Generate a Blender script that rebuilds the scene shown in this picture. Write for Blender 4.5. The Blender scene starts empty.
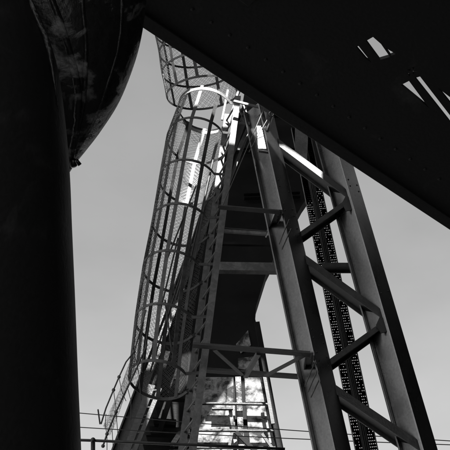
import bpy, bmesh, math, random
from mathutils import Vector, Matrix
from mathutils.geometry import tessellate_polygon
random.seed(11)
S = bpy.context.scene
COL = S.collection
R = math.radians

# ------------------------------------------------------------------ camera
PITCH = R(42); F = 1100.0
CAM = Vector((0, 0, 1.6))
FW = Vector((0, math.cos(PITCH), math.sin(PITCH)))
UP = Vector((0, -math.sin(PITCH), math.cos(PITCH)))
RT = Vector((1, 0, 0))
cd = bpy.data.cameras.new('camera'); cam = bpy.data.objects.new('camera', cd); COL.objects.link(cam)
cam.location = CAM; cam.rotation_euler = (R(90) + PITCH, 0, 0)
cd.sensor_width = 36; cd.lens = 36 * F / 450; cd.clip_start = 0.05; cd.clip_end = 6000
S.camera = cam
S.render.resolution_x = S.render.resolution_y = 1024

# ------------------------------------------------------------------ sky, sun, exposure
SUN = Vector((0.05, -0.62, 0.92)).normalized()            # direction towards the sun
el = math.asin(SUN.z); az = math.atan2(SUN.x, SUN.y)
w = bpy.data.worlds.new('World'); S.world = w; w.use_nodes = True
nt = w.node_tree; nt.nodes.clear()
sky = nt.nodes.new('ShaderNodeTexSky'); sky.sky_type = 'NISHITA'; sky.sun_disc = False
sky.sun_elevation = el; sky.sun_rotation = az; sky.dust_density = 3.0; sky.air_density = 1.2
bw = nt.nodes.new('ShaderNodeRGBToBW')
tc = nt.nodes.new('ShaderNodeTexCoord')
mp = nt.nodes.new('ShaderNodeMapping'); mp.inputs['Scale'].default_value = (1, 1, 2.2)
no = nt.nodes.new('ShaderNodeTexNoise'); no.inputs['Scale'].default_value = 5.0; no.inputs['Detail'].default_value = 5
mr = nt.nodes.new('ShaderNodeMapRange'); mr.inputs['From Min'].default_value = 0.35; mr.inputs['From Max'].default_value = 0.7
mr.inputs['To Min'].default_value = 0.94; mr.inputs['To Max'].default_value = 1.10
mu = nt.nodes.new('ShaderNodeMath'); mu.operation = 'MULTIPLY'
bg = nt.nodes.new('ShaderNodeBackground'); bg.inputs['Strength'].default_value = 0.05
wo = nt.nodes.new('ShaderNodeOutputWorld')
L = nt.links.new
L(sky.outputs[0], bw.inputs[0]); L(tc.outputs['Generated'], mp.inputs[0]); L(mp.outputs[0], no.inputs[0])
L(no.outputs[0], mr.inputs['Value']); L(bw.outputs[0], mu.inputs[0]); 
sx = nt.nodes.new('ShaderNodeSeparateXYZ'); L(tc.outputs['Generated'], sx.inputs[0])
gz = nt.nodes.new('ShaderNodeMapRange'); gz.inputs['From Min'].default_value = 0.5; gz.inputs['From Max'].default_value = 0.82
gz.inputs['To Min'].default_value = 1.45; gz.inputs['To Max'].default_value = 0.92; L(sx.outputs[2], gz.inputs['Value'])
gm = nt.nodes.new('ShaderNodeMath'); gm.operation = 'MULTIPLY'; L(mr.outputs[0], gm.inputs[0]); L(gz.outputs[0], gm.inputs[1])
L(gm.outputs[0], mu.inputs[1])
L(mu.outputs[0], bg.inputs[0]); L(bg.outputs[0], wo.inputs[0])
sl = bpy.data.lights.new('sun', 'SUN'); sl.energy = 5.0; sl.angle = R(0.3); sl.color = (1, 0.995, 0.985)
so = bpy.data.objects.new('sun', sl); COL.objects.link(so)
so.rotation_euler = SUN.to_track_quat('Z', 'Y').to_euler(); so.location = (0, 0, 40)
S.view_settings.view_transform = 'Standard'; S.view_settings.look = 'None'
S.view_settings.exposure = 2.2; S.view_settings.gamma = 1.0; S.view_settings.use_curve_mapping = False
try: S.cycles.max_bounces = 5
except Exception: pass

# ------------------------------------------------------------------ helpers
def ray(px, py): return FW + RT * ((px - 225) / F) + UP * ((225 - py) / F)
def P(px, py, Y):
    r = ray(px, py); return CAM + r * (Y / r.y)
def D(px, py, d): return CAM + ray(px, py) * d
def Zp(px, py, z):
    r = ray(px, py); return CAM + r * ((z - CAM.z) / r.z)

def tag(o, label=None, cat=None, group=None, kind=None):
    if label: o['label'] = label
    if cat: o['category'] = cat
    if group: o['group'] = group
    if kind: o['kind'] = kind
    return o
def empty(name, loc, label, cat, group=None):
    o = bpy.data.objects.new(name, None); COL.objects.link(o); o.location = loc
    o.empty_display_size = 0.3
    return tag(o, label, cat, group)
def build(name, bm, mat, parent=None, smooth=False, bevel=0.0):
    bmesh.ops.recalc_face_normals(bm, faces=bm.faces[:])
    me = bpy.data.meshes.new(name); 
    if parent is not None:
        bm.transform(Matrix.Translation(-parent.matrix_world.translation if parent.parent is None and False else -origin(parent)))
    bm.to_mesh(me); bm.free()
    me.materials.append(mat)
    if smooth:
        for p in me.polygons: p.use_smooth = True
    o = bpy.data.objects.new(name, me); COL.objects.link(o)
    if parent is not None: o.parent = parent
    if bevel:
        m = o.modifiers.new('bevel', 'BEVEL'); m.width = bevel; m.segments = 2; m.limit_method = 'ANGLE'
    return o
def origin(o):
    v = Vector((0, 0, 0))
    while o is not None:
        v += o.location; o = o.parent
    return v
def new(): return bmesh.new()

def beam_axes(a, udir):
    u = udir - a * udir.dot(a); u.normalize(); v = a.cross(u); return u, v
def beam(bm, p0, p1, wu, wv, udir, ou=0, ov=0):
    """oriented box between two points, wu wide along udir"""
    a = (p1 - p0).normalized(); u, v = beam_axes(a, udir)
    vs = []
    for p in (p0, p1):
        for s, t in ((-1, -1), (1, -1), (1, 1), (-1, 1)):
            vs.append(bm.verts.new(p + u * (ou + s * wu / 2) + v * (ov + t * wv / 2)))
    for f in ((0, 3, 2, 1), (4, 5, 6, 7), (0, 1, 5, 4), (1, 2, 6, 5), (2, 3, 7, 6), (3, 0, 4, 7)):
        bm.faces.new([vs[i] for i in f])
def isect(bm, p0, p1, W, Dp, udir, tf=0.022, tw=0.014):
    beam(bm, p0, p1, tf, W, udir, ou=-Dp / 2)
    beam(bm, p0, p1, tf, W, udir, ou=Dp / 2)
    beam(bm, p0, p1, Dp - tf, tw, udir)
def channel(bm, p0, p1, H, B, hdir, t=0.014, side=1):
    a = (p1 - p0).normalized()
    beam(bm, p0, p1, H - 2 * t - 0.0, t, hdir)
    beam(bm, p0, p1, t, B, hdir, ou=H / 2 - t / 2, ov=side * (B / 2 - t / 2))
    beam(bm, p0, p1, t, B, hdir, ou=-H / 2 + t / 2, ov=side * (B / 2 - t / 2))
def angle(bm, p0, p1, w_, udir, t=0.012):
    beam(bm, p0, p1, w_, t, udir)
    beam(bm, p0, p1, t, w_ - t, udir, ou=-w_ / 2 + t / 2, ov=w_ / 2)
def tube(bm, pts, r, n=8, closed=False):
    rings = []
    m = len(pts)
    ref = None
    for i, p in enumerate(pts):
        if closed: t = (pts[(i + 1) % m] - pts[i - 1])
        else: t = pts[min(i + 1, m - 1)] - pts[max(i - 1, 0)]
        t.normalize()
        if ref is None:
            ref = Vector((0, 0, 1)) if abs(t.z) < 0.9 else Vector((1, 0, 0))
        u = ref - t * ref.dot(t); u.normalize(); v = t.cross(u); ref = u
        rr = r[i] if isinstance(r, (list, tuple)) else r
        rings.append([bm.verts.new(p + (u * math.cos(2 * math.pi * k / n) + v * math.sin(2 * math.pi * k / n)) * rr) for k in range(n)])
    for i in range(m if closed else m - 1):
        A, B = rings[i], rings[(i + 1) % m]
        for k in range(n): bm.faces.new((A[k], A[(k + 1) % n], B[(k + 1) % n], B[k]))
    if not closed:
        bm.faces.new(rings[0][::-1]); bm.faces.new(rings[-1])
def strip(bm, pts, w_dir_fn, w_, t):
    """flat bar following pts; w_dir_fn(i) = width direction, t thickness"""
    m = len(pts); rings = []
    for i, p in enumerate(pts):
        tg = (pts[min(i + 1, m - 1)] - pts[max(i - 1, 0)]).normalized()
        wd = w_dir_fn(i); wd = (wd - tg * wd.dot(tg)).normalized(); nd = tg.cross(wd)
        rings.append([bm.verts.new(p + wd * a * w_ / 2 + nd * b * t / 2) for a, b in ((-1, -1), (1, -1), (1, 1), (-1, 1))])
    for i in range(m - 1):
        A, B = rings[i], rings[i + 1]
        for k in range(4): bm.faces.new((A[k], A[(k + 1) % 4], B[(k + 1) % 4], B[k]))
    bm.faces.new(rings[0][::-1]); bm.faces.new(rings[-1])
def plate(bm, outer, holes, thick):
    """extruded polygon (Vectors), with polygon holes"""
    loops = [outer] + holes
    flat = [p for l in loops for p in l]
    tris = tessellate_polygon(loops)
    a = [bm.verts.new(p) for p in flat]; b = [bm.verts.new(p + thick) for p in flat]
    for t in tris:
        try:
            bm.faces.new([a[i] for i in t]); bm.faces.new([b[i] for i in reversed(t)])
        except ValueError: pass
    k = 0
    for l in loops:
        n = len(l)
        for i in range(n):
            j = (i + 1) % n
            bm.faces.new((a[k + i], a[k + j], b[k + j], b[k + i]))
        k += n
def ball(bm, c, r, seg=8, squash=None):
    m = Matrix.Translation(c)
    if squash is not None:
        q = squash.to_track_quat('Z', 'Y').to_matrix().to_4x4()
        m = m @ q @ Matrix.Diagonal((1, 1, 0.55, 1))
    bmesh.ops.create_uvsphere(bm, u_segments=seg, v_segments=max(4, seg // 2), radius=r, matrix=m)
def wiremesh(bm, fn, nu, nv, r, closed_u=True, slack=0.0, rows=1):
    """diamond netting on the surface fn(u,v); nu cells round, nv cells up; each wire one thin 3-sided tube"""
    for sgn in (1, -1):
        for k in range(nu):
            pts = []
            for j in range(nv + 1):
                u = k + sgn * j
                if not closed_u:
                    # fold back at the borders
                    per = 2 * nu; q = u % per
                    u = q if q <= nu else per - q
                jit = slack * math.sin(j * 12.9898 + k * 78.233 + sgn)
                pts.append(fn((u / nu) % 1.0 if closed_u else u / nu, min(1, max(0, (j + jit) / nv))))
            tube(bm, pts, r, 3)

# ------------------------------------------------------------------ materials (all neutral greys)
def mat(name, base, light=None, rough=0.55, metal=0.0, scale=6.0, lo=0.45, hi=0.6, bump=0.3, bscale=40.0, spec=0.4,
        stretch=(1, 1, 1), distort=0.6):
    m = bpy.data.materials.new(name); m.use_nodes = True
    n = m.node_tree; b = n.nodes['Principled BSDF']; k = n.links.new
    t = n.nodes.new('ShaderNodeTexCoord'); mp = n.nodes.new('ShaderNodeMapping'); mp.inputs['Scale'].default_value = stretch
    k(t.outputs['Object'], mp.inputs[0])
    ns = n.nodes.new('ShaderNodeTexNoise'); ns.inputs['Scale'].default_value = scale; ns.inputs['Detail'].default_value = 12
    ns.inputs['Roughness'].default_value = 0.65; ns.inputs['Distortion'].default_value = distort
    k(mp.outputs[0], ns.inputs[0])
    cr = n.nodes.new('ShaderNodeValToRGB'); light = light if light is not None else base * 1.8
    cr.color_ramp.elements[0].position = lo; cr.color_ramp.elements[0].color = (base, base, base, 1)
    cr.color_ramp.elements[1].position = hi; cr.color_ramp.elements[1].color = (light, light, light, 1)
    k(ns.outputs[0], cr.inputs[0])
    n2 = n.nodes.new('ShaderNodeTexNoise'); n2.inputs['Scale'].default_value = bscale; n2.inputs['Detail'].default_value = 6
    k(mp.outputs[0], n2.inputs[0])
    mx = n.nodes.new('ShaderNodeMix'); mx.data_type = 'RGBA'; mx.blend_type = 'MULTIPLY'; mx.inputs['Factor'].default_value = 0.5
    k(cr.outputs[0], mx.inputs['A']); k(n2.outputs[0], mx.inputs['B'])
    bwn = n.nodes.new('ShaderNodeRGBToBW'); k(mx.outputs['Result'], bwn.inputs[0]); k(bwn.outputs[0], b.inputs['Base Color'])
    rr = n.nodes.new('ShaderNodeMapRange'); rr.inputs['To Min'].default_value = max(0.05, rough - 0.18); rr.inputs['To Max'].default_value = min(1, rough + 0.2)
    k(ns.outputs[0], rr.inputs[0]); k(rr.outputs[0], b.inputs['Roughness'])
    b.inputs['Metallic'].default_value = metal; b.inputs['Specular IOR Level'].default_value = spec
    ad = n.nodes.new('ShaderNodeMath'); ad.operation = 'ADD'; k(cr.outputs[0], ad.inputs[0]); k(n2.outputs[0], ad.inputs[1])
    bp = n.nodes.new('ShaderNodeBump'); bp.inputs['Strength'].default_value = bump; bp.inputs['Distance'].default_value = 0.01
    k(ad.outputs[0], bp.inputs['Height']); k(bp.outputs[0], b.inputs['Normal'])
    return m
M_col = mat('weathered grey column steel', 0.19, 0.27, rough=0.28, metal=0.97, scale=1.4, lo=0.35, hi=0.75, bump=0.04, stretch=(1, 1, .8))
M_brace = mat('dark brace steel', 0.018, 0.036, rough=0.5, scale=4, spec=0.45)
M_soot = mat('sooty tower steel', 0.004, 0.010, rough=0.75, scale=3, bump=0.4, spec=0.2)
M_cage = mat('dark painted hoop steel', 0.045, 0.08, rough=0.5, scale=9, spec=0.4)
M_ladder = mat('galvanised ladder steel', 0.065, 0.11, rough=0.5, scale=9, spec=0.4)
M_wire = mat('galvanised wire', 0.05, 0.08, rough=0.45, scale=20, bump=0)
M_near = mat('near black flaking paint', 0.018, 0.05, rough=0.6, scale=3, lo=0.58, hi=0.74, bump=0.18, bscale=60, spec=0.25)
M_vessel = mat('tarry peeling plate with painted glints', 0.018, 0.42, rough=0.28, scale=6.5, lo=0.55, hi=0.70, bump=0.8, bscale=22, spec=0.5, distort=0.4)  # pale patches: peeling plus sky glints painted into the colour
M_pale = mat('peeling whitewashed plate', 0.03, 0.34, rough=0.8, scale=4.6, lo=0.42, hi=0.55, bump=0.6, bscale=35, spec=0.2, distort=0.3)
M_hoop_sunlit = mat('hoop steel in sunlit tone', 0.26, 0.34, rough=0.5, scale=8)  # sunlight on the top hoop put into a lighter base colour
M_beam = mat('dusty grey beam', 0.08, 0.15, rough=0.6, scale=5)
M_tray = mat('galvanised perforated tray', 0.02, 0.04, rough=0.5, scale=8)
M_cable = mat('black rubber cable', 0.008, 0.012, rough=0.6)
M_ground = mat('cinder ground', 0.10, 0.18, rough=0.95, scale=1.2, bump=0.6, spec=0.1)
M_conc = mat('grimy concrete', 0.10, 0.18, rough=0.9, scale=1.0, bump=0.4, spec=0.1)

X = Vector((1, 0, 0)); Yv = Vector((0, 1, 0)); Zv = Vector((0, 0, 1))

# ------------------------------------------------------------------ ground
bm = new(); s = 2500
vs = [bm.verts.new(p) for p in ((-s, -s, 0), (s, -s, 0), (s, s, 0), (-s, s, 0))]; bm.faces.new(vs)
tag(build('ground', bm, M_ground), kind='structure')

# ------------------------------------------------------------------ added light blocker overhead (outside the frame), slots cut to shape the sun patches
ZD = 21.0
def to_blocker(p): return p + SUN * ((ZD - p.z) / SUN.z)
def slot(poly, Y): return [to_blocker(P(x, y, Y)) for x, y in poly]
slots = [
    slot([(166, 62), (204, 60), (212, 84), (252, 93), (240, 128), (206, 122), (166, 116)], 10.6),      # ladder cage
    slot([(254, 131), (284, 133), (322, 156), (322, 172), (284, 152), (254, 152)], 10.65),   # column head
    slot([(234, 371), (254, 371), (262, 373), (277, 440), (288, 500), (182, 500), (192, 432), (220, 392)], 14.1),  # lower plates
    slot([(142, 404), (162, 398), (178, 380), (190, 376), (189, 404), (176, 420), (176, 456), (140, 456)], 14.4),
]
blocker = empty('light_blocker', (0, 0, 0), 'unseen dark slotted light blocker on a leg, added above and behind the viewer', 'blocker')
bm = new()
outer = [Vector(p) for p in ((-6, -14, ZD), (12, -14, ZD), (12, 12.6, ZD), (-6, 12.6, ZD))]
plate(bm, outer, slots, Vector((0, 0, 0.03)))
build('blocker_plate', bm, M_near, blocker)
bm = new(); beam(bm, Vector((10, 7.5, 0)), Vector((10, 7.5, ZD - .002)), .5, 41, X)
build('side_blocker', bm, M_soot, blocker)  # added unseen wall, cuts skylight from the right
bm = new(); beam(bm, Vector((5.6, -12.6, 0)), Vector((5.6, -12.6, ZD - .002)), 8.2, .5, X)
build('rear_blocker', bm, M_soot, blocker)  # added unseen wall, cuts skylight from behind
for lx in (-5.2,):
    for ly in (-6,):
        bm = new(); beam(bm, Vector((lx, ly, 0)), Vector((lx, ly, ZD - .002)), 1.2, 1.2, X)
        build('leg', bm, M_conc, blocker, bevel=0.04)  # support of the added blocker, out of view

# ------------------------------------------------------------------ steel tower behind (dark body, two raking legs, pale plates at its foot)
YT = 14.2
tower = empty('steel_tower', P(220, 450, YT), 'black tapering steel tower behind the caged ladder with pale peeling plates at its foot', 'tower')
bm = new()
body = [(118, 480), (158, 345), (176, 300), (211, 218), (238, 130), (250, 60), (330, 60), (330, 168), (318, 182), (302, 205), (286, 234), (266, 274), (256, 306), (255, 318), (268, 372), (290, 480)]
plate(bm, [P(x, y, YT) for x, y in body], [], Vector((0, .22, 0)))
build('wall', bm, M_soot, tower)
# raking legs
bm = new(); isect(bm, P(108, 480, 13.7), P(246, 112, 13.7), 0.16, 0.16, X); build('leg', bm, M_brace, tower)
bm = new(); angle(bm, P(286, 480, 14.0), P(257, 322, 14.0), 0.08, X, t=.02)
build('leg', bm, M_soot, tower)
bm = new(); beam(bm, P(273, 424, 13.84), P(264, 374, 13.84), .05, .03, X); build('leg_lit_strip', bm, M_beam, tower)  # paler strip stands in for the sunlit stretch of the leg
# horizontal ribs in the dark body
for (x0, y0, x1, y1, h) in ((236, 152, 300, 152, .06), (232, 118, 300, 114, .08), (244, 198, 300, 196, .07)):
    bm = new(); channel(bm, P(x0, y0, YT - .08), P(x1, y1, YT - .08), h * 1.5, .08, Zv); build('rib', bm, M_soot, tower)
# wide grey crossbeam and thinner ones
bm = new(); channel(bm, P(214, 266, 13.6), P(277, 267, 13.6), .17, .10, Zv, side=-1); build('crossbeam', bm, M_beam, tower)
bm = new(); channel(bm, P(214, 243, 13.6), P(272, 244, 13.6), .05, .05, Zv, side=-1); build('crossbeam', bm, M_soot, tower)
# pale plates at the foot
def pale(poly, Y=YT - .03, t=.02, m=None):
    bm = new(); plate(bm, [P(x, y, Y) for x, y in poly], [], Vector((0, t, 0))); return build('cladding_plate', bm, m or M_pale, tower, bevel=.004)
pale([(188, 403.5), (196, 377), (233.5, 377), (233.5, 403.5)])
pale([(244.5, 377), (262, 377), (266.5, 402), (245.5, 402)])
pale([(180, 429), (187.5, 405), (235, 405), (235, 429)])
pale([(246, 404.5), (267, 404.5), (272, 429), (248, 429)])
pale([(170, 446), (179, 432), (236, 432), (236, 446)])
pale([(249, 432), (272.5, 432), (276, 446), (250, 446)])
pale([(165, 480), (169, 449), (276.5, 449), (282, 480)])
pale([(236, 344), (248, 330), (251, 345), (241, 353)])
pale([(238, 368), (238, 358), (258, 356), (260, 372)])
# riveted vertical strip
bm = new(); a0, a1 = P(241.5, 446, YT - .06), P(238, 377, YT - .06)
beam(bm, a0, a1, .085, .02, X)
sp = build('riveted_strip', bm, M_pale, tower)
bm = new()
for i in range(22):
    p = a0.lerp(a1, (i + random.uniform(.3, .7)) / 22)
    for s in (-1, 1): ball(bm, p + Vector((s * .028 + random.uniform(-.003, .003), -.011, 0)), .0055, 6)
build('rivets', bm, M_soot, sp)['kind'] = 'stuff'
# small gusset pieces, brackets, dark bars on the plates
for (x0, y0, x1, y1) in ((206, 403.5, 268, 404.5), (196, 430.5, 276, 431), (190, 447.5, 278, 448), (212, 409, 233, 409)):
    bm = new(); angle(bm, P(x0, y0, YT - .14), P(x1, y1, YT - .14), .045, Zv); build('stiffener', bm, M_cage, tower)
bm = new(); beam(bm, P(230, 409, YT - .09), P(236, 446, YT - .09), .05, .04, X); build('stiffener', bm, M_pale, tower)
bm = new(); beam(bm, P(236, 432, YT - .2), P(256, 452, YT - .2), .06, .03, X); build('brace', bm, M_soot, tower)
bm = new(); beam(bm, P(262, 434, YT - .2), P(275, 452, YT - .2), .04, .03, X); build('brace', bm, M_cage, tower)
bm = new(); beam(bm, P(232, 433, YT - .18), P(229, 448, YT - .18), .04, .03, X); build('brace', bm, M_cage, tower)

# ------------------------------------------------------------------ stair / machinery block, lower left, behind the ladder
block = empty('stair_landing', P(165, 450, 14), 'dark stair landing with bent pale sheets at the foot of the caged ladder', 'landing')
def sheet(poly, Y, name, m, corr=0.0, t=.01):
    bm = new(); plate(bm, [P(x, y, Y) for x, y in poly], [], Vector((0, t, 0)))
    return build(name, bm, m, block)
def corrugated(q, Y, n=9):
    bm = new(); pr = []
    A, B, C_, D_ = [P(x, y, Y) for x, y in q]
    for i in range(n * 2 + 1):
        t = i / (n * 2); o = Vector((0, -.02 if i % 2 else 0, 0))
        pr.append((bm.verts.new(A.lerp(B, t) + o), bm.verts.new(D_.lerp(C_, t) + o), bm.verts.new(A.lerp(B, t) + o + Yv * .004), bm.verts.new(D_.lerp(C_, t) + o + Yv * .004)))
    for i in range(n * 2):
        a, b = pr[i], pr[i + 1]
        bm.faces.new((a[0], b[0], b[1], a[1])); bm.faces.new((a[2], a[3], b[3], b[2]))
        bm.faces.new((a[0], a[2], b[2], b[0])); bm.faces.new((a[1], b[1], b[3], a[3]))
    return build('bent_sheet', bm, M_pale, block)
sheet([(124, 470), (140, 422), (150, 398), (165, 372), (196, 362), (196, 470)], 14.75, 'back_panel', M_soot, t=.05)
corrugated([(158, 412), (174, 403), (176, 408), (160, 420)], 14.3)
corrugated([(144, 434), (150, 433), (149, 442), (142, 442)], 14.3, 3)
corrugated([(152, 433), (156, 434), (154, 442), (149, 442)], 14.3, 3)
corrugated([(176, 396), (184, 384), (187, 390), (180, 400)], 14.3, 4)
corrugated([(166, 446), (172, 438), (175, 446), (170, 450)], 14.3, 4)
bm = new(); beam(bm, P(155, 412, 14.1), P(157.5, 424, 14.1), .014, .014, X); build('post', bm, M_ladder, block)
for (x0, y0, x1, y1, wd) in ((122, 462, 152, 385, .10), (130, 462, 160, 388, .06)):
    bm = new(); channel(bm, P(x0, y0, 13.2), P(x1, y1, 13.2), wd, .05, X); build('stair_stringer', bm, M_cage, block)
for i in range(9):
    t = i / 8; a = P(126 + 27 * t, 458 - 68 * t, 13.2)
    bm = new(); beam(bm, a, a + Vector((.04, .5, 0)), .02, .10, Zv); build('step', bm, M_cage, block)
for (x0, y0, x1, y1) in ((145, 422, 176, 424), (148, 396, 186, 398), (140, 432, 190, 434)):
    bm = new(); beam(bm, P(x0, y0, 13.9), P(x1, y1, 13.9), .10, .10, Zv); build('floor_beam', bm, M_soot, block, bevel=.005)
for (x0, y0, x1, y1) in ((160, 430, 176, 380), (150, 420, 168, 352), (172, 446, 190, 418)):
    bm = new(); beam(bm, P(x0, y0, 13.7), P(x1, y1, 13.7), .07, .05, X); build('brace', bm, M_soot, block)

# ------------------------------------------------------------------ right support frame: two I columns and zigzag braces
YF = 10.8
U45 = Vector((-.70, .71, 0))
frame = empty('support_frame', P(330, 480, YF), 'tall steel frame of two leaning I columns with zigzag braces between', 'steel frame')
def column(x0, y0, x1, y1, Y):
    bm = new(); p0, p1 = P(x0, y0, Y), P(x1, y1, Y)
    beam(bm, p0, p1, .024, .30, U45, ou=-.17); beam(bm, p0, p1, .020, .14, U45, ou=.17); beam(bm, p0, p1, .316, .014, U45)
    return build('column', bm, M_col, frame, bevel=.003)
column(342.5, 510, 255, 106, YF)
column(433, 510, 323, 120, YF)
def brace(x0, y0, x1, y1, w=.17, d=.14, Y=YF + .07, m=None):
    bm = new(); p0, p1 = P(x0, y0, Y), P(x1, y1, Y)
    isect(bm, p0, p1, d * .62, w * 1.15, Yv, tf=.014, tw=.012)
    return build('brace', bm, m or M_brace, frame, bevel=.003)
brace(266, 139, 351, 203, .19, .16)
brace(292, 244, 353, 201, .12, .12)
brace(293, 256, 387, 324, .19, .16)
brace(318, 374, 388, 324, .12, .12)
brace(328, 390, 430, 459, .19, .16)
brace(322, 268, 357, 268, .11, .11, Y=YF + .3)
# connection plates
for q in ([(346, 195), (354, 200), (354, 209), (346, 211), (342, 203)], [(380, 316), (388, 321), (389, 331), (381, 333), (376, 325)]):
    bm = new(); plate(bm, [P(x, y, YF - .05) for x, y in q], [], Vector((0, .012, 0))); gp = build('gusset_plate', bm, M_brace, frame)
for (c0, c1), ys in ((((342.5, 510), (255, 106)), (212, 240, 262, 371, 392)), (((433, 510), (323, 120)), (208, 326))):
    q0, q1 = P(*c0, YF), P(*c1, YF); ax_ = (q1 - q0).normalized(); uu, vv = beam_axes(ax_, U45)
    for y in ys:
        m_ = q0.lerp(q1, (c0[1] - y) / (c0[1] - c1[1]) * .985)
        for dv in (-.09, .09):
            for dz in (-.06, .06):
                bm = new(); ball(bm, m_ - uu * .183 + vv * dv + ax_ * dz, .013, 8, -uu); build('bolt', bm, M_brace, frame, smooth=True)
# column head bracket with eye
bm = new(); plate(bm, [P(x, y, 10.62) for x, y in ((258, 150), (256, 118), (263, 110), (267, 112), (266, 140), (271, 152))], [], Vector((0, .05, 0)))
build('head_bracket', bm, M_col, frame, bevel=.008)
c = P(271.5, 114, 10.6); bm = new()
tube(bm, [c + (RT * math.cos(a) + UP * math.sin(a)) * .032 for a in [i * math.pi / 8 for i in range(16)]], .014, 6, True)
tube(bm, [c - UP * .04, P(267, 131, 10.6)], .018, 8); build('lifting_eye', bm, M_col, frame, smooth=True)

# ------------------------------------------------------------------ perforated cable tray behind the frame
tray = empty('cable_tray', P(374, 480, 12.4), 'long perforated cable tray with two rows of holes running between the two frame columns', 'cable tray')
t0, t1 = P(377, 500, 12.4), P(300, 128, 12.4)
def perforated(bm, p0, p1, wdir, w_, off, rows, cols, duty=.30, t=.004):
    a = (p1 - p0); ln = a.length; a.normalize(); wd = (wdir - a * wdir.dot(a)).normalized(); nd = a.cross(wd)
    ys = [0]; 
    for i in range(rows): ys += [(i + (1 - duty) / 2) / rows, (i + (1 + duty) / 2) / rows]
    ys.append(1.0); xs = [0]
    for i in range(cols): xs += [(i + (1 - .34) / 2) / cols, (i + (1 + .34) / 2) / cols]
    xs.append(1.0); cache = {}
    def V(i, j):
        if (i, j) not in cache: cache[(i, j)] = bm.verts.new(p0 + a * ys[i] * ln + wd * (off + (xs[j] - .5) * w_))
        return cache[(i, j)]
    for i in range(len(ys) - 1):
        for j in range(len(xs) - 1):
            if i % 2 == 1 and j % 2 == 1 : 
                if random.random() > .30: continue
            bm.faces.new((V(i, j), V(i + 1, j), V(i + 1, j + 1), V(i, j + 1)))
    r = bmesh.ops.solidify(bm, geom=bm.faces[:], thickness=t)
bm = new(); perforated(bm, t0, t1, X, .095, -.092, 150, 4); build('perforated_side', bm, M_tray, tray)
bm = new(); perforated(bm, t0, t1, X, .095, .092, 150, 4); build('perforated_side', bm, M_tray, tray)
bm = new(); beam(bm, t0, t1, .10, .03, X, ov=.0); build('tray_spine', bm, M_tray, tray)
bm = new(); beam(bm, t0, t1, .006, .05, X, ou=-.144); beam(bm, t0, t1, .006, .05, X, ou=.144); build('tray_lip', bm, M_beam, tray)
for k, o in enumerate((-.03, 0, .03)):
    bm = new(); tube(bm, [t0.lerp(t1, i / 30) + Vector((o * .7 + .004 * math.sin(i * 1.3 + k), -.03, 0)) for i in range(31)], .011, 6); build('cable', bm, M_cable, tray, smooth=True)
bm = new(); plate(bm, [P(x, y, 12.3) for x, y in ((295, 126), (304, 132), (308, 137), (307, 165), (295, 160))], [], Vector((0, .02, 0)))
build('junction_box', bm, M_beam, tray)

# ------------------------------------------------------------------ access brackets between ladder and frame column
def bracket_frame(label, A, B, C_, D_, Ya, Yb, diags):
    e = empty('access_bracket', P(*A, Ya), label, 'bracket')
    for (p, q, y0, y1) in ((A, B, Ya, Ya), (C_, D_, Yb, Yb)):
        bm = new(); angle(bm, P(*p, y0), P(*q, y1), .075, Zv); build('rail', bm, M_brace, e)
    bm = new(); channel(bm, P(B[0], B[1] - 2, Ya), P(D_[0] + 2, D_[1] + 2, Yb), .10, .05, X); build('end_plate', bm, M_col, e)
    for p, q, yy0, yy1 in diags:
        bm = new(); angle(bm, P(*p, yy0), P(*q, yy1), .05, Zv); build('brace', bm, M_brace, e)
    return e
up = bracket_frame('upper rectangular steel bracket joining the ladder to the left frame column', (219, 207), (279, 212), (217, 229), (267, 233), 10.5, 11.2, [])
bm = new(); beam(bm, P(216, 230.5, 11.15), P(267, 234, 11.15), .05, .03, Zv); build('toe_strip', bm, M_beam, up)
for a, b in (((279, 244), (289, 220)), ((282, 249), (291, 229))):
    bm = new(); beam(bm, P(*a, 10.5), P(*b, 10.55), .008, .03, X); build('stay', bm, M_beam, up)
low = bracket_frame('lower braced steel bracket below the grey crossbeam with diagonal ties', (193, 345), (310, 354), (204, 370), (304, 377), 10.5, 11.2,
              [((213, 349), (241, 374), 10.52, 11.18), ((257, 353), (244, 376), 10.52, 11.18), ((267, 375), (305, 355), 11.1, 10.52)])
for a, b in (((305, 386), (315, 362)), ((308, 392), (317, 371)), ((311, 397), (319, 380))):
    bm = new(); beam(bm, P(*a, 10.5), P(*b, 10.55), .008, .03, X); build('stay', bm, M_beam, low)

# ------------------------------------------------------------------ tension rods
for (a, b, lab) in (((265, 106), (222, 207), 'thin bright tension rod slanting down left from the column head'),
                    ((267, 120), (249, 152), 'short thin rod beside the head of the left frame column')):
    bm = new(); tube(bm, [P(*a, 10.5), P(*b, 10.7)], .006, 6)
    tag(build('tension_rod', bm, M_ladder, None, smooth=True), lab, 'rod')

# ------------------------------------------------------------------ caged ladder
YL = 10.9
ladder = empty('caged_ladder', P(190, 480, YL), 'tall ladder in a round hooped safety cage wrapped in wire netting', 'ladder')
near0, near1 = P(190, 470, 10.75), P(238, 96, 10.75)
off = Vector((-.155, .36, 0))
for nm, o in (('stringer', Vector((0, 0, 0))), ('stringer', off)):
    bm = new(); a, b = near0 + o, near1 + o
    channel(bm, a, b, .085, .03, X); build(nm, bm, M_ladder, ladder)
ln = (near1 - near0).length; nr = int(ln / .27)
for i in range(nr):
    p = near0.lerp(near1, (i + .5) / nr)
    bm = new(); tube(bm, [p, p + off], .014, 8); build('rung', bm, M_beam, ladder, smooth=True)
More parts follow.
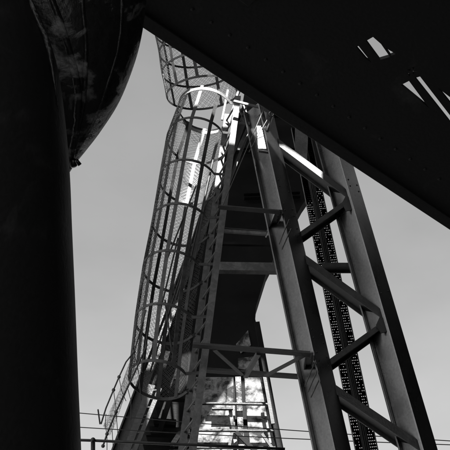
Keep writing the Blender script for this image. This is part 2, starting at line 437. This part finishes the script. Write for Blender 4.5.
# hoops: image centre, half width (px), tilt of the hoop towards us
hoops = [(159, 380, 31), (165, 324, 30.5), (172.5, 271.5, 30), (181, 225, 29.5), (188.5, 182, 29.5), (196.5, 141, 30), (205.5, 111, 28)]
def hoopfr(cx, cy, hw):
    c = P(cx, cy, YL); d = (c - CAM).dot(FW); r = hw * d / F
    axis = Vector((.13, .06, 1)).normalized()
    e1 = (X - axis * X.dot(axis)).normalized(); e2 = axis.cross(e1)
    return c, r, e1, e2, axis
FR = [hoopfr(*h) for h in hoops]
def hp(fr, ang, k=1.0): c, r, e1, e2, ax = fr; return c + (e1 * math.cos(ang) + e2 * math.sin(ang)) * r * k
A0, A1 = R(28), R(332)        # hoop is open on the ladder side (+X)
for i, fr in enumerate(FR):
    ax = fr[4]; bm = new()
    pts = [hp(fr, A0 + (A1 - A0) * k / 40) for k in range(41)]
    # e2 points away; ends are carried to the stringers
    tz = (fr[0].z - near0.z) / (near1.z - near0.z); ns_ = near0.lerp(near1, tz)
    pts = [ns_ + off + Vector((-.02, 0, 0))] + pts + [ns_ + Vector((-.03, 0, 0.0))]
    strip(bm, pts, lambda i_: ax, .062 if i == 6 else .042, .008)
    build('hoop', bm, M_hoop_sunlit if i == 6 else M_cage, ladder)
# extend frames below the first hoop and above the last
def ext(fa, fb, k): return (fa[0] + (fa[0] - fb[0]) * k, fa[1], fa[2], fa[3], fa[4])
FRX = FR + [ext(FR[-1], FR[-2], .12)]
angs = [R(a) for a in (58, 95, 132, 170, 200, 228, 262, 300)]
for a in angs:
    bm = new(); pts = [hp(f, a, .985) for f in FRX]
    strip(bm, pts, lambda i_, a=a: (FR[0][3] * math.cos(a) - FR[0][2] * math.sin(a)), .050, .006)
    build('cage_bar', bm, M_cage, ladder)
def fr_at(v, frs):
    x = v * (len(frs) - 1); i = min(int(x), len(frs) - 2); t = x - i; a, b = frs[i], frs[i + 1]
    return (a[0].lerp(b[0], t), a[1] * (1 - t) + b[1] * t, a[2], a[3], a[4])
def cagenet(frs, a0, a1, k=1.012):
    def f(u, v):
        fr = fr_at(v, frs); a = a0 + (a1 - a0) * u
        return hp(fr, a, k + .006 * math.sin(9 * a + 14 * v))
    return f
bm = new(); wiremesh(bm, cagenet(FRX, R(34), R(236)), 42, 170, .0019, closed_u=False, slack=.25)
build('wire_netting', bm, M_wire, ladder)
# loose diagonal rods inside the cage
for (x0, y0, x1, y1, Y) in ((196, 186, 166, 262, 11.1), (178, 238, 158, 320, 10.9), (200, 215, 150, 372, 11.2), (152, 300, 142, 372, 10.7), (213, 160, 190, 262, 11.2), (165, 300, 172, 352, 11.0), (186, 262, 176, 300, 10.8)):
    bm = new(); tube(bm, [P(x0, y0, Y), P(x1, y1, Y)], .011, 6); build('tie_rod', bm, M_cage, ladder, smooth=True)

# ------------------------------------------------------------------ upper cage, leaning out
YU = 11.5
cage2 = empty('upper_safety_cage', P(190, 110, YU), 'upper netted hoop cage leaning out above the ladder and cut off by the near girder', 'safety cage')
h2 = [(203.5, 93, 37), (199, 70, 37), (196, 50, 37), (193, 30, 38), (190, 8, 38)]
def hoopfr2(cx, cy, hw):
    c = P(cx, cy, YU); d = (c - CAM).dot(FW); r = hw * d / F
    axis = Vector((-.12, -.42, 1)).normalized()
    e1 = (X - axis * X.dot(axis)).normalized(); return c, r, e1, axis.cross(e1), axis
F2 = [hoopfr2(*h) for h in h2]
for fr in F2:
    bm = new(); ax = fr[4]
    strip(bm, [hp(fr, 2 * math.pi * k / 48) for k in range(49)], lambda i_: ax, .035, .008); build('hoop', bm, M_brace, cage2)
for a in [R(x) for x in (182, 172, 225, 262, 20, 60, 110, 145)]:
    bm = new(); strip(bm, [hp(f, a, .985) for f in F2], lambda i_, a=a: (F2[0][3] * math.cos(a) - F2[0][2] * math.sin(a)), .05, .006)
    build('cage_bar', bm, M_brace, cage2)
bm = new(); wiremesh(bm, cagenet(F2, R(-20), R(216)), 48, 30, .0021, closed_u=False, slack=.2); build('wire_netting', bm, M_wire, cage2)

# ladder head bracket work right of the cage
head = empty('ladder_head', P(240, 120, 10.9), 'small trussed head bracket between the cage top and the frame column', 'bracket')
for (x0, y0, x1, y1, Y, wd) in ((234, 101, 262, 108, 10.6, .04), (236, 122, 250, 124, 10.9, .06), (238, 104, 244, 122, 10.9, .02), (247, 105, 240, 122, 10.9, .02), (243, 104, 250, 122, 11, .02),
                                (228, 90, 222, 120, 11.1, .03), (238, 92, 228, 126, 11.2, .03), (256, 112, 238, 150, 11.1, .05), (250, 128, 226, 190, 11.2, .04)):
    bm = new(); beam(bm, P(x0, y0, Y), P(x1, y1, Y), wd, .02, Zv if wd > .035 and abs(y1 - y0) < 12 else X); build('bar', bm, M_cage, head)

# ------------------------------------------------------------------ torn netting flaring out at the cage foot
net = empty('torn_netting', P(110, 450, 10.8), 'torn wire netting with knotted edge lines flaring left below the cage', 'netting')
def nl(pts, Y, r, knots):
    bm = new(); q = [P(x, y, Y + .02 * math.sin(i * 2.1)) for i, (x, y) in enumerate(pts)]
    tube(bm, q, r, 6)
    for i in knots: ball(bm, q[i], .022, 8)
    return build('edge_line', bm, M_cage, net, smooth=True)
nl([(146, 310), (139, 335), (134, 352), (126, 362), (119, 377), (113.5, 390), (106, 408), (101, 424)], 10.6, .009, (2, 4, 5))
nl([(147, 345), (135, 372), (128, 386), (116, 412), (107, 434), (103, 446)], 10.5, .010, (3, 4, 5))
nl([(134, 352), (139, 375), (141, 400)], 10.6, .005, ())
for pts in ([(113.5, 390), (115, 401), (116, 412), (117.5, 430), (119, 452)], [(106, 414), (105, 425), (107, 434), (107, 455)], [(119, 378), (122, 392), (126, 401)], [(127, 386), (131, 401), (131, 420)], [(112, 430), (113, 444), (112, 460)]):
    nl(pts, 10.55, .004, ())
def netq(q, Y0, Y1):
    A, B, C_, D_ = [P(x, y, Y0 if i in (0, 3) else Y1) for i, (x, y) in enumerate(q)]
    return lambda u, v: (A.lerp(B, u)).lerp(D_.lerp(C_, u), v) + Vector((0, .03 * math.sin(7 * u + 5 * v), .02 * math.sin(9 * v + 3 * u)))
bm = new(); wiremesh(bm, netq([(103, 426), (109, 436), (136, 372), (135, 352)], 10.6, 10.5), 8, 48, .0016, closed_u=False, slack=.3)
build('wire_netting', bm, M_wire, net)

# ------------------------------------------------------------------ handrail and overhead wires
rail = empty('handrail', P(93, 470, 9.6), 'round pipe handrail with one knobbed post crossing the bottom edge', 'handrail')
bm = new(); tube(bm, [P(-10, 437.5, 9.6), P(60, 439.5, 9.6), P(93, 440.5, 9.6), P(150, 443, 9.6), P(285, 449, 9.6)], .014, 10); build('rail', bm, M_brace, rail, smooth=True)
bm = new(); tube(bm, [P(93, 500, 9.6), P(93, 441, 9.6)], .022, 10); pp = build('post', bm, M_brace, rail, smooth=True)
bm = new(); ball(bm, P(93, 440, 9.58), .026, 12); build('knob', bm, M_brace, pp, smooth=True)
for (y0, y1, lab) in ((404, 444, 'upper of the two thin wires crossing low in the picture'), (421, 446.5, 'lower of the two thin wires crossing low in the picture')):
    bm = new(); pts = []
    for i in range(25):
        t = i / 24; pts.append(P(-20 + 520 * t, y0 + (y1 - y0) * t + 2.4 * math.sin(math.pi * t), 12.6))
    tube(bm, pts, .0065, 5); tag(build('overhead_wire', bm, M_cable, None), lab, 'wire')
bm = new(); tube(bm, [P(98, 409.5, 12.55), P(100, 424, 12.55)], .010, 6); tube(bm, [P(100, 424, 12.55), P(103, 419, 12.55)], .006, 6)
tag(build('wire_spacer', bm, M_cable, None), 'short upright spacer hooked between the two thin wires at left', 'spacer')

# ------------------------------------------------------------------ near overhead girder with openings
ZG = 5.6
girder = empty('overhead_girder', Zp(300, 100, ZG), 'huge black riveted girder crossing the upper right corner close overhead, pierced by slots', 'girder')
ga, gb = Zp(20, -54.5, ZG), Zp(620, 341, ZG)
ge = (gb - ga).normalized(); gn = Vector((ge.y, -ge.x, 0))
if gn.y > 0: gn = -gn
ga -= ge * 2.5; gb += ge * 2.0
WG = 2.6
holes_px = [
    [(356, 47), (358.5, 46), (371.5, 62.5), (367, 60)],
    [(366, 41), (373, 37), (381, 44), (390, 57), (380, 60)],
    [(385, 47), (389, 50), (396, 54), (391, 56)],
    [(401, 85), (409, 81), (429, 108)],
    [(415, 78), (420, 76.5), (462, 131), (462, 138), (449, 121)],
    [(438, 88), (464, 108), (464, 120)],
    [(407, 70), (411, 68), (410.5, 71)], [(408, 73.5), (411.5, 72.5), (409, 76.5)], [(413, 71), (417, 71.5), (413, 74.5)], [(412, 67.5), (414.5, 67), (413.5, 69.5)]]  # tiny sky holes stand in for sunlit bolt heads
bm = new()
jag = []
n = 60
for i in range(n + 1):                       # slightly uneven, flaked far edge
    p = ga.lerp(gb, i / n); jag.append(p + gn * (.006 * math.sin(i * 2.7) * math.sin(i * .9)))
plate(bm, jag + [gb + gn * WG, ga + gn * WG], [[Zp(x, y, ZG) for x, y in h] for h in holes_px], Vector((0, 0, .02)))
build('bottom_flange', bm, M_near, girder)
for o in (.08, WG - .08):
    bm = new(); beam(bm, ga + gn * o + Zv * .27, gb + gn * o + Zv * .27, .48, .02, Zv); build('web', bm, M_near, girder)
for o in (.035, WG - .035):
    bm = new(); beam(bm, ga + gn * o - Zv * .008, gb + gn * o - Zv * .008, .012, .065, Zv); build('edge_angle', bm, M_near, girder, bevel=.003)
L_ = (gb - ga).length
bm = new()
k = 0
for row in (.22, 1.95):
    m_ = int(L_ / .11)
    for i in range(m_):
        p = ga.lerp(gb, (i + .5) / m_) + gn * row
        if any((p - Zp(x, y, ZG)).length < .16 for x, y in ((364, 55), (378, 48), (390, 52), (413, 94), (432, 100), (448, 96), (412, 72), (445, 118))): continue
        ball(bm, p, .010, 8, Zv)
rv = build('rivets', bm, M_near, girder, smooth=True); rv['kind'] = 'stuff'
# splice plates lying across the underside
for t, wd, ln_ in ((.36, .5, .9), (.62, .35, .6)):
    c = ga.lerp(gb, t) + gn * .85
    bm = new(); plate(bm, [c + ge * a * wd / 2 + gn * b * ln_ / 2 - Zv * .014 for a, b in ((-1, -1), (1, -1), (1, 1), (-1, 1))], [], Vector((0, 0, .011)))
    build('splice_plate', bm, M_near, girder, bevel=.003)

# ------------------------------------------------------------------ near left: inclined pipe and the bulging vessel behind it
def lathe(bm, prof, cx, d, n=72, amp=0.0, ribs=0, squ=1.0):
    """prof: (py, right silhouette px); axis lies along the picture's upright, at depth d"""
    rings = []
    for (cy, xr, cxx) in prof:
        c = D(cxx, cy, d); r = (xr - cxx) * d / F
        ring = []
        for k in range(n):
            a = 2 * math.pi * k / n
            rr = r * (1 + amp * math.sin(ribs * a))
            ring.append(bm.verts.new(c + RT * math.cos(a) * rr + FW * math.sin(a) * rr * squ))
        rings.append(ring)
    for i in range(len(rings) - 1):
        for k in range(n): bm.faces.new((rings[i][k], rings[i][(k + 1) % n], rings[i + 1][(k + 1) % n], rings[i + 1][k]))
    bm.faces.new(rings[0][::-1]); bm.faces.new(rings[-1])
def smoothprof(pts, m=6):
    out = []
    for i in range(len(pts) - 1):
        p0 = pts[max(i - 1, 0)]; p1 = pts[i]; p2 = pts[i + 1]; p3 = pts[min(i + 2, len(pts) - 1)]
        for j in range(m):
            t = j / m
            out.append(tuple(.5 * (2 * b + (c_ - a) * t + (2 * a - 5 * b + 4 * c_ - d_) * t * t + (3 * b - a - 3 * c_ + d_) * t ** 3) for a, b, c_, d_ in zip(p0, p1, p2, p3)))
    out.append(pts[-1]); return out
pipe = empty('near_pipe', D(-20, 480, 3.6), 'thick black pipe rising close at the left edge of the view', 'pipe')
bm = new()
lathe(bm, smoothprof([(560, 84, -60), (450, 80, -60), (380, 77, -60), (300, 74, -60), (230, 71, -60), (170, 68.5, -60), (110, 63, -62), (60, 55, -66), (20, 41, -74), (-20, 22, -84), (-70, -8, -95)]), 0, 3.6)
build('shell', bm, M_near, pipe, smooth=True)
# welded seam rib and collar
bm = new(); pts = []
for (y, x) in ((560, 20), (450, 18), (330, 16), (230, 14), (150, 10), (90, 5)):
    cxx = -60; r = (74 - cxx) * 3.6 / F; dx = (x - cxx) * 3.6 / F; dz = math.sqrt(max(0, r * r - dx * dx))
    pts.append(D(cxx, y, 3.6) + RT * dx - FW * (dz - .003))
tube(bm, pts, .002, 8); build('weld_seam', bm, M_near, pipe, smooth=True)

bm = new(); pts = []
for (y, x) in ((2, 33), (20, 40), (40, 49), (55, 53.5), (80, 58), (112, 62)):
    cxx = -64; rr_ = (x + 3 - cxx) * 3.6 / F; dx = (x - cxx) * 3.6 / F
    pts.append(D(cxx, y, 3.6) + RT * dx - FW * math.sqrt(max(0, rr_ * rr_ - dx * dx)))
tube(bm, pts, [.004, .009, .008, .009, .007, .001], 8); build('highlight_ridge', bm, M_vessel, pipe, smooth=True)  # ridge in paler material imitates a highlight along the pipe edge

vessel = empty('bulging_vessel', D(60, 170, 4.3), 'bulging tarry black bucket shell with peeling surface and painted sky glints at top left behind the pipe', 'vessel')
bm = new()
lathe(bm, smoothprof([(176, 67, 50), (170, 71, 50), (165, 74, 50), (150, 86, 50), (130, 101, 50), (100, 119.5, 50), (60, 135, 50), (25, 143, 50), (-15, 147, 50), (-60, 146, 50)]), 0, 4.3, n=96, amp=.004, ribs=9, squ=.8)
build('shell', bm, M_vessel, vessel, smooth=True)
def onshell(px, py, lift=.0):
    # front surface of the vessel at a picture position
    prof = smoothprof([(176, 67), (170, 71), (165, 74), (150, 86), (130, 101), (100, 119.5), (60, 135), (25, 143), (-15, 147), (-60, 146)])
    q = min(prof, key=lambda t: abs(t[0] - py)); r = (q[1] - 50) * 4.3 / F; dx = (px - 50) * 4.3 / F
    dz = math.sqrt(max(0, r * r - dx * dx)) * .8
    return D(50, py, 4.3) + RT * dx - FW * (dz + lift)
for pts, r in (([(72, 160), (80, 130), (84, 100), (80, 70), (72, 40), (60, 5), (50, -40)], .016), ([(74, 155), (88, 110), (93, 60), (91, 20), (88, -40)], .010), ([(74, 160), (98, 120), (114, 80), (124, 40), (127, -20)], .008)):
    bm = new(); sp_ = smoothprof(pts, 5); tube(bm, [onshell(x, y, -r * .3) for x, y in sp_], r, 8)
    build('rib', bm, M_vessel, vessel, smooth=True)
bm = new(); ball(bm, D(73, 163, 4.25), .02, 10); tube(bm, [D(76, 160, 4.2), D(80, 165, 4.2)], .008, 8); build('latch', bm, M_vessel, vessel, smooth=True)
